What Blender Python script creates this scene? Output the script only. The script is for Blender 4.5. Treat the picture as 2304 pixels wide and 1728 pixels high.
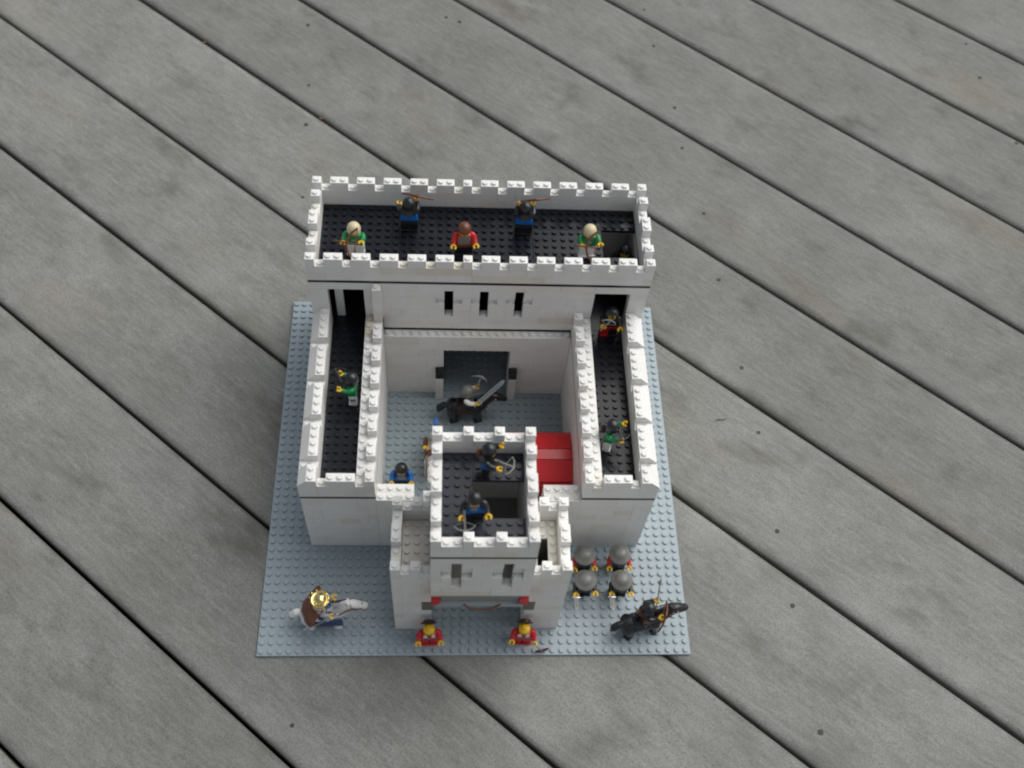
import bpy, bmesh, math, random
from mathutils import Vector, Matrix, Euler

# ---------------------------------------------------------------- reset
for o in list(bpy.data.objects):
    bpy.data.objects.remove(o, do_unlink=True)
SC = bpy.context.scene
COL = SC.collection
R = math.radians
S = 0.008                      # one stud = 8 mm; everything below is measured in studs
ZB = 0.27                      # top of the baseplate above the deck, in studs
random.seed(7)

def W(x, y, z=0.0):            # castle stud coordinates -> world metres
    return Vector(((x - 24) * S, (y - 24) * S, (z + ZB) * S))

# ---------------------------------------------------------------- camera
cam_d = bpy.data.cameras.new('camera')
cam = bpy.data.objects.new('camera', cam_d)
COL.objects.link(cam)
cam.location = W(20.1, -36.2, 114.1 - ZB + 0.25)
cam.rotation_euler = (R(32.14), R(-3.50), R(-1.38))
cam_d.sensor_width = 36.0
cam_d.lens = 2360 / 2304 * 36.0
cam_d.clip_start = 0.02
cam_d.clip_end = 60.0
cam_d.dof.use_dof = True
cam_d.dof.focus_distance = 121 * S
cam_d.dof.aperture_fstop = 6.3
SC.camera = cam

# ---------------------------------------------------------------- sky and sun (overcast, brighter to the right)
SUN_AZ = R(30)                 # measured from +X towards +Y
SUN_EL = R(52)
world = bpy.data.worlds.new('World')
SC.world = world
world.use_nodes = True
nt = world.node_tree
nt.nodes.clear()
sky = nt.nodes.new('ShaderNodeTexSky')
sky.sky_type = 'NISHITA'
sky.sun_disc = False
sky.sun_elevation = SUN_EL
sky.sun_rotation = math.pi / 2 - SUN_AZ
sky.air_density = 1.0
sky.dust_density = 2.0
sky.ozone_density = 1.0
hs = nt.nodes.new('ShaderNodeHueSaturation')     # cloud cover: the blue is mostly gone
hs.inputs['Saturation'].default_value = 0.30
bg = nt.nodes.new('ShaderNodeBackground')
bg.inputs['Strength'].default_value = 0.062
wo = nt.nodes.new('ShaderNodeOutputWorld')
nt.links.new(sky.outputs[0], hs.inputs['Color'])
nt.links.new(hs.outputs[0], bg.inputs['Color'])
nt.links.new(bg.outputs[0], wo.inputs[0])

sun_d = bpy.data.lights.new('sun', 'SUN')
sun_d.energy = 1.5
sun_d.angle = R(62)
sun_d.color = (1.0, 0.985, 0.95)
sun = bpy.data.objects.new('sun', sun_d)
COL.objects.link(sun)
sd = Vector((math.cos(SUN_EL) * math.cos(SUN_AZ), math.cos(SUN_EL) * math.sin(SUN_AZ), math.sin(SUN_EL)))
sun.rotation_euler = sd.to_track_quat('Z', 'Y').to_euler()
sun.location = sd * 3

SC.view_settings.view_transform = 'Standard'
SC.view_settings.look = 'None'
SC.view_settings.exposure = 0.78
SC.view_settings.gamma = 1.0
SC.view_settings.use_curve_mapping = False
SC.render.engine = 'CYCLES'
SC.cycles.filter_width = 2.1
SC.cycles.max_bounces = 6
SC.cycles.diffuse_bounces = 3
SC.cycles.glossy_bounces = 3
SC.cycles.transmission_bounces = 2

# ---------------------------------------------------------------- materials
def srgb(r, g, b):
    f = lambda c: (c / 255 / 12.92) if c <= 10 else ((c / 255 + 0.055) / 1.055) ** 2.4
    return (f(r), f(g), f(b), 1.0)

def plastic(name, col, rough=0.3, metallic=0.0, var=0.06, scale=60.0, spec=0.5):
    m = bpy.data.materials.new(name)
    m.use_nodes = True
    n = m.node_tree.nodes; l = m.node_tree.links
    b = n['Principled BSDF']
    tc = n.new('ShaderNodeTexCoord')
    no = n.new('ShaderNodeTexNoise'); no.inputs['Scale'].default_value = scale; no.inputs['Detail'].default_value = 2
    l.new(tc.outputs['Object'], no.inputs['Vector'])
    mx = n.new('ShaderNodeMix'); mx.data_type = 'RGBA'
    mx.inputs[6].default_value = tuple(c * (1 - var) for c in col[:3]) + (1,)
    mx.inputs[7].default_value = tuple(min(1, c * (1 + var)) for c in col[:3]) + (1,)
    l.new(no.outputs[0], mx.inputs[0])
    l.new(mx.outputs[2], b.inputs['Base Color'])
    rr = n.new('ShaderNodeMapRange'); rr.inputs[3].default_value = rough * 0.8; rr.inputs[4].default_value = min(1, rough * 1.35)
    l.new(no.outputs[0], rr.inputs[0]); l.new(rr.outputs[0], b.inputs['Roughness'])
    b.inputs['Metallic'].default_value = metallic
    b.inputs['Specular IOR Level'].default_value = spec
    return m

def brick_white(name, per_object):
    """old white bricks: slightly warm, some of them yellowed with age"""
    m = bpy.data.materials.new(name)
    m.use_nodes = True
    n = m.node_tree.nodes; l = m.node_tree.links
    b = n['Principled BSDF']
    if per_object:
        oi = n.new('ShaderNodeObjectInfo'); sep = n.new('ShaderNodeSeparateColor')
        l.new(oi.outputs['Color'], sep.inputs[0]); tone = sep.outputs[0]
    else:
        at = n.new('ShaderNodeAttribute'); at.attribute_name = 'tone'; tone = at.outputs['Fac']
    mx = n.new('ShaderNodeMix'); mx.data_type = 'RGBA'
    mx.inputs[6].default_value = (0.80, 0.795, 0.77, 1)
    mx.inputs[7].default_value = (0.70, 0.64, 0.50, 1)
    l.new(tone, mx.inputs[0])
    tc = n.new('ShaderNodeTexCoord')
    no = n.new('ShaderNodeTexNoise'); no.inputs['Scale'].default_value = 45; no.inputs['Detail'].default_value = 3
    geo = n.new('ShaderNodeNewGeometry')
    l.new(geo.outputs['Position'], no.inputs['Vector'])
    gr = n.new('ShaderNodeMapRange'); gr.inputs[1].default_value = 0.45; gr.inputs[2].default_value = 0.8
    gr.inputs[3].default_value = 0.0; gr.inputs[4].default_value = 0.16
    l.new(no.outputs[0], gr.inputs[0])
    m2 = n.new('ShaderNodeMix'); m2.data_type = 'RGBA'
    m2.inputs[7].default_value = (0.42, 0.35, 0.26, 1)
    l.new(gr.outputs[0], m2.inputs[0]); l.new(mx.outputs[2], m2.inputs[6])
    l.new(m2.outputs[2], b.inputs['Base Color'])
    b.inputs['Roughness'].default_value = 0.38
    b.inputs['Specular IOR Level'].default_value = 0.4
    return m

M = {}
M['white_obj'] = brick_white('white_brick', True)
M['white_mesh'] = brick_white('white_brick_wall', False)
M['white'] = plastic('white_plastic', (0.78, 0.77, 0.74, 1), 0.3)
M['base'] = plastic('baseplate_grey', (0.30, 0.36, 0.39, 1), 0.34, var=0.05, scale=14)
M['black'] = plastic('black_plastic', (0.012, 0.013, 0.016, 1), 0.28, var=0.2)
M['floor'] = plastic('black_plate', (0.012, 0.013, 0.018, 1), 0.2, var=0.25, spec=0.28)
M['dgrey'] = plastic('dark_grey_plate', (0.030, 0.032, 0.044, 1), 0.22, var=0.15, spec=0.3)
M['grey'] = plastic('grey_plastic', (0.17, 0.17, 0.155, 1), 0.32)
M['lgrey'] = plastic('light_grey_plastic', (0.28, 0.31, 0.33, 1), 0.32)
M['ogrey'] = plastic('old_grey_plastic', (0.25, 0.25, 0.235, 1), 0.35)
M['red'] = plastic('red_plastic', (0.52, 0.012, 0.014, 1), 0.28)
M['dred'] = plastic('red_roof', (0.66, 0.016, 0.02, 1), 0.26)
M['blue'] = plastic('blue_plastic', (0.005, 0.14, 0.50, 1), 0.28)
M['dblue'] = plastic('dark_blue_cloth', (0.010, 0.045, 0.17, 1), 0.4)
M['green'] = plastic('green_plastic', (0.005, 0.21, 0.065, 1), 0.28)
M['yellow'] = plastic('yellow_plastic', (0.74, 0.45, 0.012, 1), 0.28)
M['tan'] = plastic('tan_plastic', (0.62, 0.52, 0.33, 1), 0.3)
M['brown'] = plastic('brown_plastic', (0.135, 0.042, 0.018, 1), 0.32)
M['dbrown'] = plastic('dark_brown_plastic', (0.045, 0.018, 0.011, 1), 0.4)
M['gold'] = plastic('gold_chrome', (0.80, 0.66, 0.30, 1), 0.14, metallic=1.0)
M['chrome'] = plastic('silver_chrome', (0.75, 0.75, 0.75, 1), 0.16, metallic=1.0)
M['string'] = plastic('cord', (0.16, 0.07, 0.03, 1), 0.7)

def deck_material():
    m = bpy.data.materials.new('weathered_decking')
    m.use_nodes = True
    n = m.node_tree.nodes; l = m.node_tree.links
    b = n['Principled BSDF']
    tc = n.new('ShaderNodeTexCoord'); oi = n.new('ShaderNodeObjectInfo')
    off = n.new('ShaderNodeVectorMath'); off.operation = 'MULTIPLY_ADD'
    comb = n.new('ShaderNodeCombineXYZ')
    l.new(oi.outputs['Random'], comb.inputs[0]); l.new(oi.outputs['Random'], comb.inputs[1])
    off.inputs[1].default_value = (7.0, 3.0, 0)
    l.new(comb.outputs[0], off.inputs[0]); l.new(tc.outputs['Object'], off.inputs[2])
    def noise(scale, detail, vscale=None, rough=0.55):
        t = n.new('ShaderNodeTexNoise'); t.inputs['Scale'].default_value = scale
        t.inputs['Detail'].default_value = detail; t.inputs['Roughness'].default_value = rough
        if vscale:
            mp = n.new('ShaderNodeMapping'); mp.inputs['Scale'].default_value = vscale
            l.new(off.outputs[0], mp.inputs[0]); l.new(mp.outputs[0], t.inputs['Vector'])
        else:
            l.new(off.outputs[0], t.inputs['Vector'])
        return t
    def rng(src, a, b_, c, d):
        r = n.new('ShaderNodeMapRange'); r.inputs[1].default_value = a; r.inputs[2].default_value = b_
        r.inputs[3].default_value = c; r.inputs[4].default_value = d
        l.new(src, r.inputs[0]); return r.outputs[0]
    def mix(fac, a, b_):
        x = n.new('ShaderNodeMix'); x.data_type = 'RGBA'
        l.new(fac, x.inputs[0])
        for i, v in ((6, a), (7, b_)):
            if isinstance(v, tuple): x.inputs[i].default_value = v
            else: l.new(v, x.inputs[i])
        return x.outputs[2]
    big = noise(7, 2)
    mid = noise(30, 5, (0.7, 1.0, 1), 0.65)
    grain = noise(240, 4, (0.16, 1.0, 1), 0.8)
    speck = noise(620, 2)
    col = mix(rng(big.outputs[0], 0.3, 0.7, 0, 1), (0.178, 0.182, 0.164, 1), (0.262, 0.268, 0.250, 1))
    col = mix(rng(mid.outputs[0], 0.42, 0.72, 0, 0.7), col, (0.15, 0.148, 0.138, 1))
    col = mix(rng(grain.outputs[0], 0.38, 0.66, 0.0, 0.36), col, (0.41, 0.41, 0.385, 1))
    col = mix(rng(speck.outputs[0], 0.44, 0.70, 0.0, 0.55), col, (0.09, 0.088, 0.080, 1))
    # scattered dark stains and a little rust
    st = noise(11, 3, (1.0, 1.6, 1), 0.6)
    col = mix(rng(st.outputs[0], 0.57, 0.74, 0.0, 0.55), col, (0.085, 0.078, 0.062, 1))
    ru = noise(5.5, 2, (0.6, 1.4, 1))
    col = mix(rng(ru.outputs[0], 0.6, 0.78, 0.0, 0.3), col, (0.24, 0.175, 0.10, 1))
    # grime along the edges of each board
    sepx = n.new('ShaderNodeSeparateXYZ'); l.new(tc.outputs['Object'], sepx.inputs[0])
    ab = n.new('ShaderNodeMath'); ab.operation = 'ABSOLUTE'; l.new(sepx.outputs[1], ab.inputs[0])
    ad = n.new('ShaderNodeMath'); ad.operation = 'MULTIPLY_ADD'; ad.inputs[1].default_value = 0.012
    l.new(mid.outputs[0], ad.inputs[0]); l.new(ab.outputs[0], ad.inputs[2])
    col = mix(rng(ad.outputs[0], 0.0685, 0.0755, 0.0, 0.5), col, (0.085, 0.082, 0.066, 1))
    # each board a slightly different grey
    hsv = n.new('ShaderNodeHueSaturation')
    l.new(rng(oi.outputs['Random'], 0, 1, 0.86, 1.10), hsv.inputs['Value'])
    l.new(col, hsv.inputs['Color'])
    l.new(hsv.outputs[0], b.inputs['Base Color'])
    b.inputs['Roughness'].default_value = 0.75
    b.inputs['Specular IOR Level'].default_value = 0.25
    return m
M['deck'] = deck_material()
M['ground'] = plastic('dark_soil', (0.02, 0.018, 0.015, 1), 0.9, var=0.5, scale=8)
M['screw'] = plastic('rusted_screw', (0.045, 0.035, 0.026, 1), 0.6, var=0.5, scale=900)

# ---------------------------------------------------------------- mesh helpers
class MB:
    """collects geometry in studs, builds one mesh object"""
    def __init__(s): s.v = []; s.f = []; s.t = []
    def add(s, vs, fs, tone=0.0):
        o = len(s.v); s.v += [tuple(p) for p in vs]
        for f in fs: s.f.append(tuple(i + o for i in f)); s.t.append(tone)
        return s
    def box(s, x0, y0, z0, x1, y1, z1, tone=0.0):
        vs = [(x0, y0, z0), (x1, y0, z0), (x1, y1, z0), (x0, y1, z0), (x0, y0, z1), (x1, y0, z1), (x1, y1, z1), (x0, y1, z1)]
        return s.add(vs, [(0, 3, 2, 1), (4, 5, 6, 7), (0, 1, 5, 4), (1, 2, 6, 5), (2, 3, 7, 6), (3, 0, 4, 7)], tone)
    def cbox(s, x0, y0, z0, x1, y1, z1, c=0.035, tone=0.0):
        """box with chamfered edges"""
        bm = bmesh.new()
        bmesh.ops.create_cube(bm, size=1.0)
        for v in bm.verts:
            v.co = Vector(((x0 + x1) / 2 + v.co.x * (x1 - x0), (y0 + y1) / 2 + v.co.y * (y1 - y0), (z0 + z1) / 2 + v.co.z * (z1 - z0)))
        bmesh.ops.bevel(bm, geom=bm.edges[:], offset=c, segments=1, affect='EDGES', profile=0.5)
        return s.bm(bm, tone)
    def bm(s, bm, tone=0.0):
        bm.verts.index_update()
        s.add([v.co[:] for v in bm.verts], [[v.index for v in f.verts] for f in bm.faces], tone)
        bm.free(); return s
    def cyl(s, cx, cy, z0, z1, r, n=12, cap0=False, tone=0.0, r1=None):
        r1 = r if r1 is None else r1
        vs = [(cx + r * math.cos(2 * math.pi * i / n), cy + r * math.sin(2 * math.pi * i / n), z0) for i in range(n)]
        vs += [(cx + r1 * math.cos(2 * math.pi * i / n), cy + r1 * math.sin(2 * math.pi * i / n), z1) for i in range(n)]
        fs = [(i, (i + 1) % n, n + (i + 1) % n, n + i) for i in range(n)] + [tuple(range(n, 2 * n))]
        if cap0: fs.append(tuple(range(n - 1, -1, -1)))
        return s.add(vs, fs, tone)
    def stud(s, x, y, z, tone=0.0): return s.cyl(x + .5, y + .5, z, z + .215, .305, 12, tone=tone)
    def lathe(s, prof, n=20, cx=0, cy=0, skip=None, closed_ends=True):
        vs = []; fs = []
        for r, z in prof:
            for i in range(n):
                a = 2 * math.pi * i / n
                vs.append((cx + r * math.cos(a), cy + r * math.sin(a), z))
        for k in range(len(prof) - 1):
            for i in range(n):
                j = (i + 1) % n
                a = 2 * math.pi * (i + .5) / n
                if skip and skip(a, (prof[k][1] + prof[k + 1][1]) / 2): continue
                fs.append((k * n + i, k * n + j, (k + 1) * n + j, (k + 1) * n + i))
        if closed_ends:
            fs.append(tuple(range((len(prof) - 1) * n, len(prof) * n)))
            if not skip: fs.append(tuple(range(n - 1, -1, -1)))
        return s.add(vs, fs)
    def tube(s, path, rad, n=10, caps=True, squash=None):
        """swept tube along points; rad is a number, a list, or a list of (side, up)"""
        P = [Vector(p) for p in path]
        if not isinstance(rad, (list, tuple)): rad = [rad] * len(P)
        vs = []; fs = []; up = Vector((0, 0, 1)); prev = None
        for i, p in enumerate(P):
            t = (P[min(i + 1, len(P) - 1)] - P[max(i - 1, 0)]).normalized()
            if prev is None:
                ref = Vector((0, 1, 0)) if abs(t.y) < 0.9 else Vector((1, 0, 0))
                a = (ref - t * ref.dot(t)).normalized()
            else:
                a = (prev - t * prev.dot(t)).normalized()
            prev = a; b = t.cross(a)
            ra, rb = rad[i] if isinstance(rad[i], (list, tuple)) else (rad[i], rad[i])
            for k in range(n):
                w = 2 * math.pi * k / n
                vs.append(p + a * (math.cos(w) * ra) + b * (math.sin(w) * rb))
        for i in range(len(P) - 1):
            for k in range(n):
                j = (k + 1) % n
                fs.append((i * n + k, i * n + j, (i + 1) * n + j, (i + 1) * n + k))
        if caps:
            fs.append(tuple(range(n - 1, -1, -1))); fs.append(tuple(range((len(P) - 1) * n, len(P) * n)))
        return s.add(vs, fs)
    def prism(s, poly, a0, a1, axis='x'):
        """extrude a polygon; for axis x the polygon is (y, z); y -> (x, z); z -> (x, y)"""
        mk = {'x': lambda a, p: (a, p[0], p[1]), 'y': lambda a, p: (p[0], a, p[1]), 'z': lambda a, p: (p[0], p[1], a)}[axis]
        n = len(poly)
        vs = [mk(a0, p) for p in poly] + [mk(a1, p) for p in poly]
        fs = [tuple(range(n - 1, -1, -1)), tuple(range(n, 2 * n))] + [(i, (i + 1) % n, n + (i + 1) % n, n + i) for i in range(n)]
        return s.add(vs, fs)
    def mesh(s, name, mat, smooth=None, tones=False):
        me = bpy.data.meshes.new(name)
        me.from_pydata([(x * S, y * S, z * S) for x, y, z in s.v], [], s.f)
        me.materials.append(mat)
        bm = bmesh.new(); bm.from_mesh(me)
        bmesh.ops.recalc_face_normals(bm, faces=bm.faces[:])
        bm.to_mesh(me); bm.free()
        if tones:
            at = me.attributes.new('tone', 'FLOAT', 'FACE')
            at.data.foreach_set('value', s.t)
        if smooth is not None:
            me.polygons.foreach_set('use_smooth', [True] * len(me.polygons))
            me.set_sharp_from_angle(angle=R(smooth))
        me.update()
        return me
    def build(s, name, mat, parent=None, smooth=None, tones=False):
        return link(name, s.mesh(name, mat, smooth, tones), parent)

def link(name, me, parent=None, loc=None, rot=None):
    o = bpy.data.objects.new(name, me)
    COL.objects.link(o)
    if parent is not None: o.parent = parent
    if loc is not None: o.location = loc
    if rot is not None: o.rotation_euler = rot
    return o

def tag(o, label=None, cat=None, group=None, kind=None):
    if label: o['label'] = label
    if cat: o['category'] = cat
    if group: o['group'] = group
    if kind: o['kind'] = kind
    return o

def thing(name, label, cat, loc, rz=0.0, group=None):
    o = bpy.data.objects.new(name, None)
    o.empty_display_size = 0.01
    COL.objects.link(o)
    o.location = loc; o.rotation_euler = (0, 0, rz)
    return tag(o, label, cat, group)

# ---------------------------------------------------------------- deck: boards laid diagonally
DANG = R(-40)
deck = bpy.data.objects.new('deck', None)
COL.objects.link(deck)
deck.rotation_euler = (0, 0, DANG)
tag(deck, kind='structure')
NV = Vector((-math.sin(DANG), math.cos(DANG))); UV = Vector((math.cos(DANG), math.sin(DANG)))
SEAM0 = 46.6 - NV.dot(Vector((24, 24))); PW = 17.45; GAP = 0.42
planks = {}
for k in range(-8, 9):
    a = SEAM0 + PW * k + GAP / 2; b = SEAM0 + PW * (k + 1) - GAP / 2
    rx, rz = 1.15, 0.5; prof = []
    hw = (b - a) / 2
    prof += [(-hw, -3.1)]
    for i in range(8):
        t = math.pi / 2 * i / 7
        prof.append((-hw + rx - rx * math.cos(t), -rz + rz * math.sin(t)))
    # boards cup very slightly
    for i in range(1, 8): prof.append((-hw + rx + (2 * hw - 2 * rx) * i / 8, -0.05 * math.sin(math.pi * i / 8)))
    for i in range(8):
        t = math.pi / 2 * (1 - i / 7)
        prof.append((hw - rx + rx * math.cos(t), -rz + rz * math.sin(t)))
    prof += [(hw, -3.1)]
    mb = MB(); mb.prism(prof, -190, 190, 'x')
    o = mb.build('plank', M['deck'], deck, smooth=50)
    o.location = (0, (a + b) / 2 * S, random.uniform(-0.0005, 0.0))
    o.rotation_euler = (0, 0, random.uniform(-0.0007, 0.0007))
    planks[k] = ((a + b) / 2, o)
gm = MB(); gm.box(-220, -220, -16, 220, 220, -15)
g = gm.build('ground', M['ground']); tag(g, kind='structure')
# screw heads and holes along the joists
screws = [(48.4, 104), (50, 95), (53, 81.7), (54, 74.6), (57.5, 61.6), (59.3, 51), (61.6, 38)]
def deck_pts():
    px = [(1450, 21), (1471, 103), (1518, 242), (1535, 333), (1584, 480), (1617, 629), (1669, 827), (2174, 98), (2205, 174), (2287, 321),
          (1707, 973), (1749, 1195), (1784, 1362), (1847, 1647), (693, 56), (695, 191), (689, 280), (681, 443), (1004, 39), (1034, 49), (657, 1632)]
    f = 2360.0
    Rm = cam.rotation_euler.to_matrix()
    out = []
    for u, v in px:
        d = Rm @ Vector(((u - 1152) / f, -(v - 864) / f, -1))
        t = -cam.location.z / d.z
        p = cam.location + d * t
        out.append((p.x / S, p.y / S))
    return out
sm = MB()
sm.lathe([(.36, -.05), (.33, .05), (.26, .075), (.2, .05), (.1, .045), (.02, .045)], 12)
screw_me = sm.mesh('screw', M['screw'], 40)
for (x, y) in deck_pts():
    n_ = NV.dot(Vector((x, y))); u_ = UV.dot(Vector((x, y)))
    k = math.floor((n_ - SEAM0) / PW)
    pc, po = planks[k]
    s_ = random.uniform(0.6, 0.95)
    o = link('screw', screw_me, po, (u_ * S, (n_ - pc) * S, 0.0))
    o.scale = (s_, s_, s_)

# ---------------------------------------------------------------- the castle
castle = thing('toy_castle', 'white toy brick castle on a square grey studded baseplate', 'toy castle', W(24, 24, 0) - Vector((0, 0, 0)))
def L(x, y, z): return Vector(((x - 24) * S, (y - 24) * S, z * S))   # castle-local metres
class CB(MB):       # geometry in castle stud coordinates, shifted to the castle's own origin
    def build(s, name, mat, parent=None, smooth=None, tones=False):
        s.v = [(x - 24, y - 24, z) for x, y, z in s.v]
        return MB.build(s, name, mat, parent, smooth, tones)

T3 = 0.4            # a third of a brick (one plate) in studs
occ = set()         # occupied (x, y, third)
bricks = []         # (section, x, y, third, height_thirds, length, dir, tone)

def fill(x, y, z0, z1):
    for z in range(z0, z1): occ.add((x, y, z))

def tone():
    t = abs(random.gauss(0, 0.05))
    if random.random() < 0.06: t = random.uniform(0.3, 0.7)
    elif random.random() < 0.12: t = random.uniform(0.1, 0.3)
    return t

def split(n, shift):
    out = []
    if shift and n > 4:
        k = random.choice((1, 2, 2, 3)); out.append(k); n -= k
    while n > 0:
        c = random.choice([4, 4, 4, 3, 6, 2, 8])
        if c >= n: c = n if n <= 8 else 4
        if n - c == 1 and n > 3: c -= 1
        out.append(c); n -= c
    return out

def course(sec, z0, h, xcells, ycells, odd, whole=False):
    """one layer: cells of walls that run along x and along y, split into bricks"""
    xc = set(xcells); yc = set(ycells)
    both = xc & yc
    if odd: xc -= both
    else: yc -= both
    for d, cells in (('x', xc), ('y', yc)):
        rows = {}
        for (x, y) in cells: rows.setdefault(y if d == 'x' else x, []).append(x if d == 'x' else y)
        for fix, vals in sorted(rows.items()):
            vals = sorted(vals); run = [vals[0]]
            runs = []
            for v in vals[1:]:
                if v == run[-1] + 1: run.append(v)
                else: runs.append(run); run = [v]
            runs.append(run)
            for run in runs:
                p = run[0]
                for n in ([len(run)] if whole and len(run) <= 8 else split(len(run), odd)):
                    x, y = (p, fix) if d == 'x' else (fix, p)
                    bricks.append((sec, x, y, z0, h, n, d, tone() * (0.3 if whole else 1)))
                    for i in range(n):
                        fill(x + (i if d == 'x' else 0), y + (i if d == 'y' else 0), z0, z0 + h)
                    p += n

def ring(x0, y0, x1, y1):
    xs = [(x, y) for y in (y0, y1 - 1) for x in range(x0, x1)]
    ys = [(x, y) for x in (x0, x1 - 1) for y in range(y0, y1)]
    return xs, ys

def cut(cells, z0, z1, holes):
    """remove cells lying in an opening (x0, x1, y0, y1, zlo, zhi in thirds)"""
    return [c for c in cells if not any(a <= c[0] < b and e <= c[1] < f and lo < z1 and hi > z0 for a, b, e, f, lo, hi in holes)]

def layers(z0, z1, plate_at=None):
    z = z0; out = []
    while z < z1:
        h = min(3, z1 - z); out.append((z, h)); z += h
    return out

# keep: 38 x 12, three floors of openings
xs, ys = ring(5, 35, 43, 47)
holes = [(20, 28, 33, 36, 0, 24),
         (7, 11, 35, 36, 32, 50), (37, 41, 35, 36, 32, 50)]
for wx in (20, 24, 28):
    holes += [(wx, wx + 1, 35, 36, 38, 50), (wx - 1, wx + 2, 35, 36, 44, 47)]
HK = holes
n = 0
for z, h in layers(0, 30) + [(30, 1)] + layers(32, 53) + layers(54, 60):
    n += 1
    course('keep_wall', z, h, cut(xs, z, z + h, HK), cut(ys, z, z + h, HK), n % 2)
front = 'T' + 'lTT' * 5 + 'lT' + 'lTT' * 6 + 'lT'
side = 'TlTllTTllTlT'
mx = [(5 + i, y) for i, c in enumerate(front) if c == 'T' for y in (35, 46)]
my = [(x, 35 + i) for i, c in enumerate(side) if c == 'T' for x in (5, 42)]
course('keep_wall', 60, 3, mx, my, 0, True)
# ledge wall in front of the keep, towards the courtyard
lx = [(x, 34) for x in range(13, 35)]
for z, h in layers(0, 30) + [(30, 1)]:
    n += 1
    course('keep_wall', z, h, cut(lx, z, z + h, HK), [], n % 2)
# door posts and the narrow pier beside the left doorway
for px in (19, 28):
    course('keep_wall', 0, 3, [(px, 33)], [], 0); course('keep_wall', 3, 3, [(px, 33)], [], 0)
    course('keep_wall', 6, 3, [(px, 33)], [], 0); course('keep_wall', 9, 3, [(px, 33)], [], 0)
for z, h in layers(32, 53): course('keep_wall', z, h, [(12, 34)], [], 0)

# wings: 8 x 22 on both sides, walkway 4 studs wide
def mirror(cells): return [(47 - x, y) for x, y in cells]
for sidei in (0, 1):
    mir = mirror if sidei else (lambda c: c)
    fx = [(x, 13) for x in range(5, 13)]
    oy = [(x, y) for x in (5, 6) for y in range(13, 35)]
    iy = [(x, y) for x in (11, 12) for y in range(13, 35)]
    if True:
        for z, h in layers(0, 30) + [(30, 1)] + layers(32, 38):
            n += 1
            course('wing_wall', z, h, mir(fx), mir(oy + iy), n % 2)
    # inner merlons: two studs, one gap
    ty = [(12, y) for y in range(13, 35) if (y - 13) % 3 != 2]
    tx = [(x, 13) for x in (8, 9, 10)]
    if sidei == 0: ty = [c for c in ty if c != (12, 34)]
    course('wing_wall', 38, 3, mir(tx), mir(ty), 0, True)
    # low curtain wall between the wing and the gate
    st = [(x, y) for x in range(13, 17) for y in (13, 14)]
    for z, h in layers(0, 30): n += 1; course('wing_wall', z, h, mir(st), [], n % 2)

# gatehouse turrets
for sidei in (0, 1):
    mir = mirror if sidei else (lambda c: c)
    xs, ys = ring(15, 3, 19, 11)
    for z, h in layers(0, 30) + [(30, 1)] + layers(31, 40):
        n += 1
        hj = [(18, 19, 3, 4, 15, 21)] if not sidei else [(29, 30, 3, 4, 15, 21)]
        course('turret_wall', z, h, cut(mir(xs), z, z + h, hj), cut(mir([c for c in ys if not (c[0] == 18 and z >= 31 and c[1] not in (3, 10))]), z, z + h, hj), n % 2)
    tx = [(15, 3), (17, 3), (15, 10), (17, 10)]
    ty = [(15, 6), (15, 7)]
    course('turret_wall', 40, 3, mir(tx), mir(ty), 0, True)

# gatehouse block, jutting out one stud over the gate
xs, ys = ring(19, 2, 29, 14)
HG = []
for wx in (21, 26):
    HG += [(wx, wx + 1, 2, 3, 39, 51), (wx - 1, wx + 2, 2, 3, 45, 48)]
for z, h in layers(32, 56) + layers(57, 63):
    n += 1
    course('gatehouse_wall', z, h, cut(xs, z, z + h, HG), ys, n % 2)
gx = [(19 + i, y) for i, c in enumerate('TllTllTllT') if c == 'T' for y in (2, 13)]
gy = [(x, 2 + i) for i, c in enumerate(side) if c == 'T' for x in (19, 28)]
course('gatehouse_wall', 63, 3, gx, gy, 0, True)
# passage walls behind the turrets
for z, h in layers(0, 30) + [(30, 1)]:
    n += 1
    course('gatehouse_wall', z, h, [], [(x, y) for x in (18, 29) for y in (11, 12, 13)], n % 2)

# slopes along the outside of the wing parapets
slopes = []
y = 35
for ln in (4, 4, 4, 4, 2):
    slopes.append((y - ln, ln)); y -= ln + 1
for (y0, ln) in slopes:
    for yy in range(y0, y0 + ln):
        fill(6, yy, 38, 41); fill(41, yy, 38, 41); fill(5, yy, 38, 39); fill(42, yy, 38, 39)
# black plates show as dark lines in the walls
for x in range(5, 43):
    for y_ in range(35, 47): fill(x, y_, 31, 32)
    for y_ in (35, 46): fill(x, y_, 53, 54)
for y_ in range(13, 35):
    for x in list(range(5, 13)) + list(range(35, 43)): fill(x, y_, 31, 32)

# which bricks can the camera pick out?  march from each exposed face towards the camera
CX, CY, CZ = 20.1, -36.2, 114.1
def clear(p):
    d = Vector((CX, CY, CZ)) - Vector(p); d.normalize()
    q = Vector(p) + d * 0.05
    while q.z < 27.5:
        if (math.floor(q.x), math.floor(q.y), math.floor(q.z / T3)) in occ: return False
        q += d * 0.35
    return True
def score(b):
    sec, x, y, z0, h, ln, d, t = b
    zt = z0 + h; s_ = 0
    for i in range(ln):
        cx, cy = (x + i, y) if d == 'x' else (x, y + i)
        if (cx, cy, zt) not in occ and clear((cx + .5, cy + .5, zt * T3 + .02)): s_ += 1.0
        if (cx, cy - 1, z0) not in occ and clear((cx + .5, cy - .02, (z0 + h * .5) * T3)): s_ += 0.45 * h / 3
        sx = 1 if cx < CX else -1
        if (cx + sx, cy, z0) not in occ and clear((cx + .5 + sx * .52, cy + .5, (z0 + h * .5) * T3)): s_ += 0.2 * h / 3
    return s_
scored = sorted(((score(b), i) for i, b in enumerate(bricks)), reverse=True)
pick = set(i for s_, i in scored[:296] if s_ > 0.3)

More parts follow.
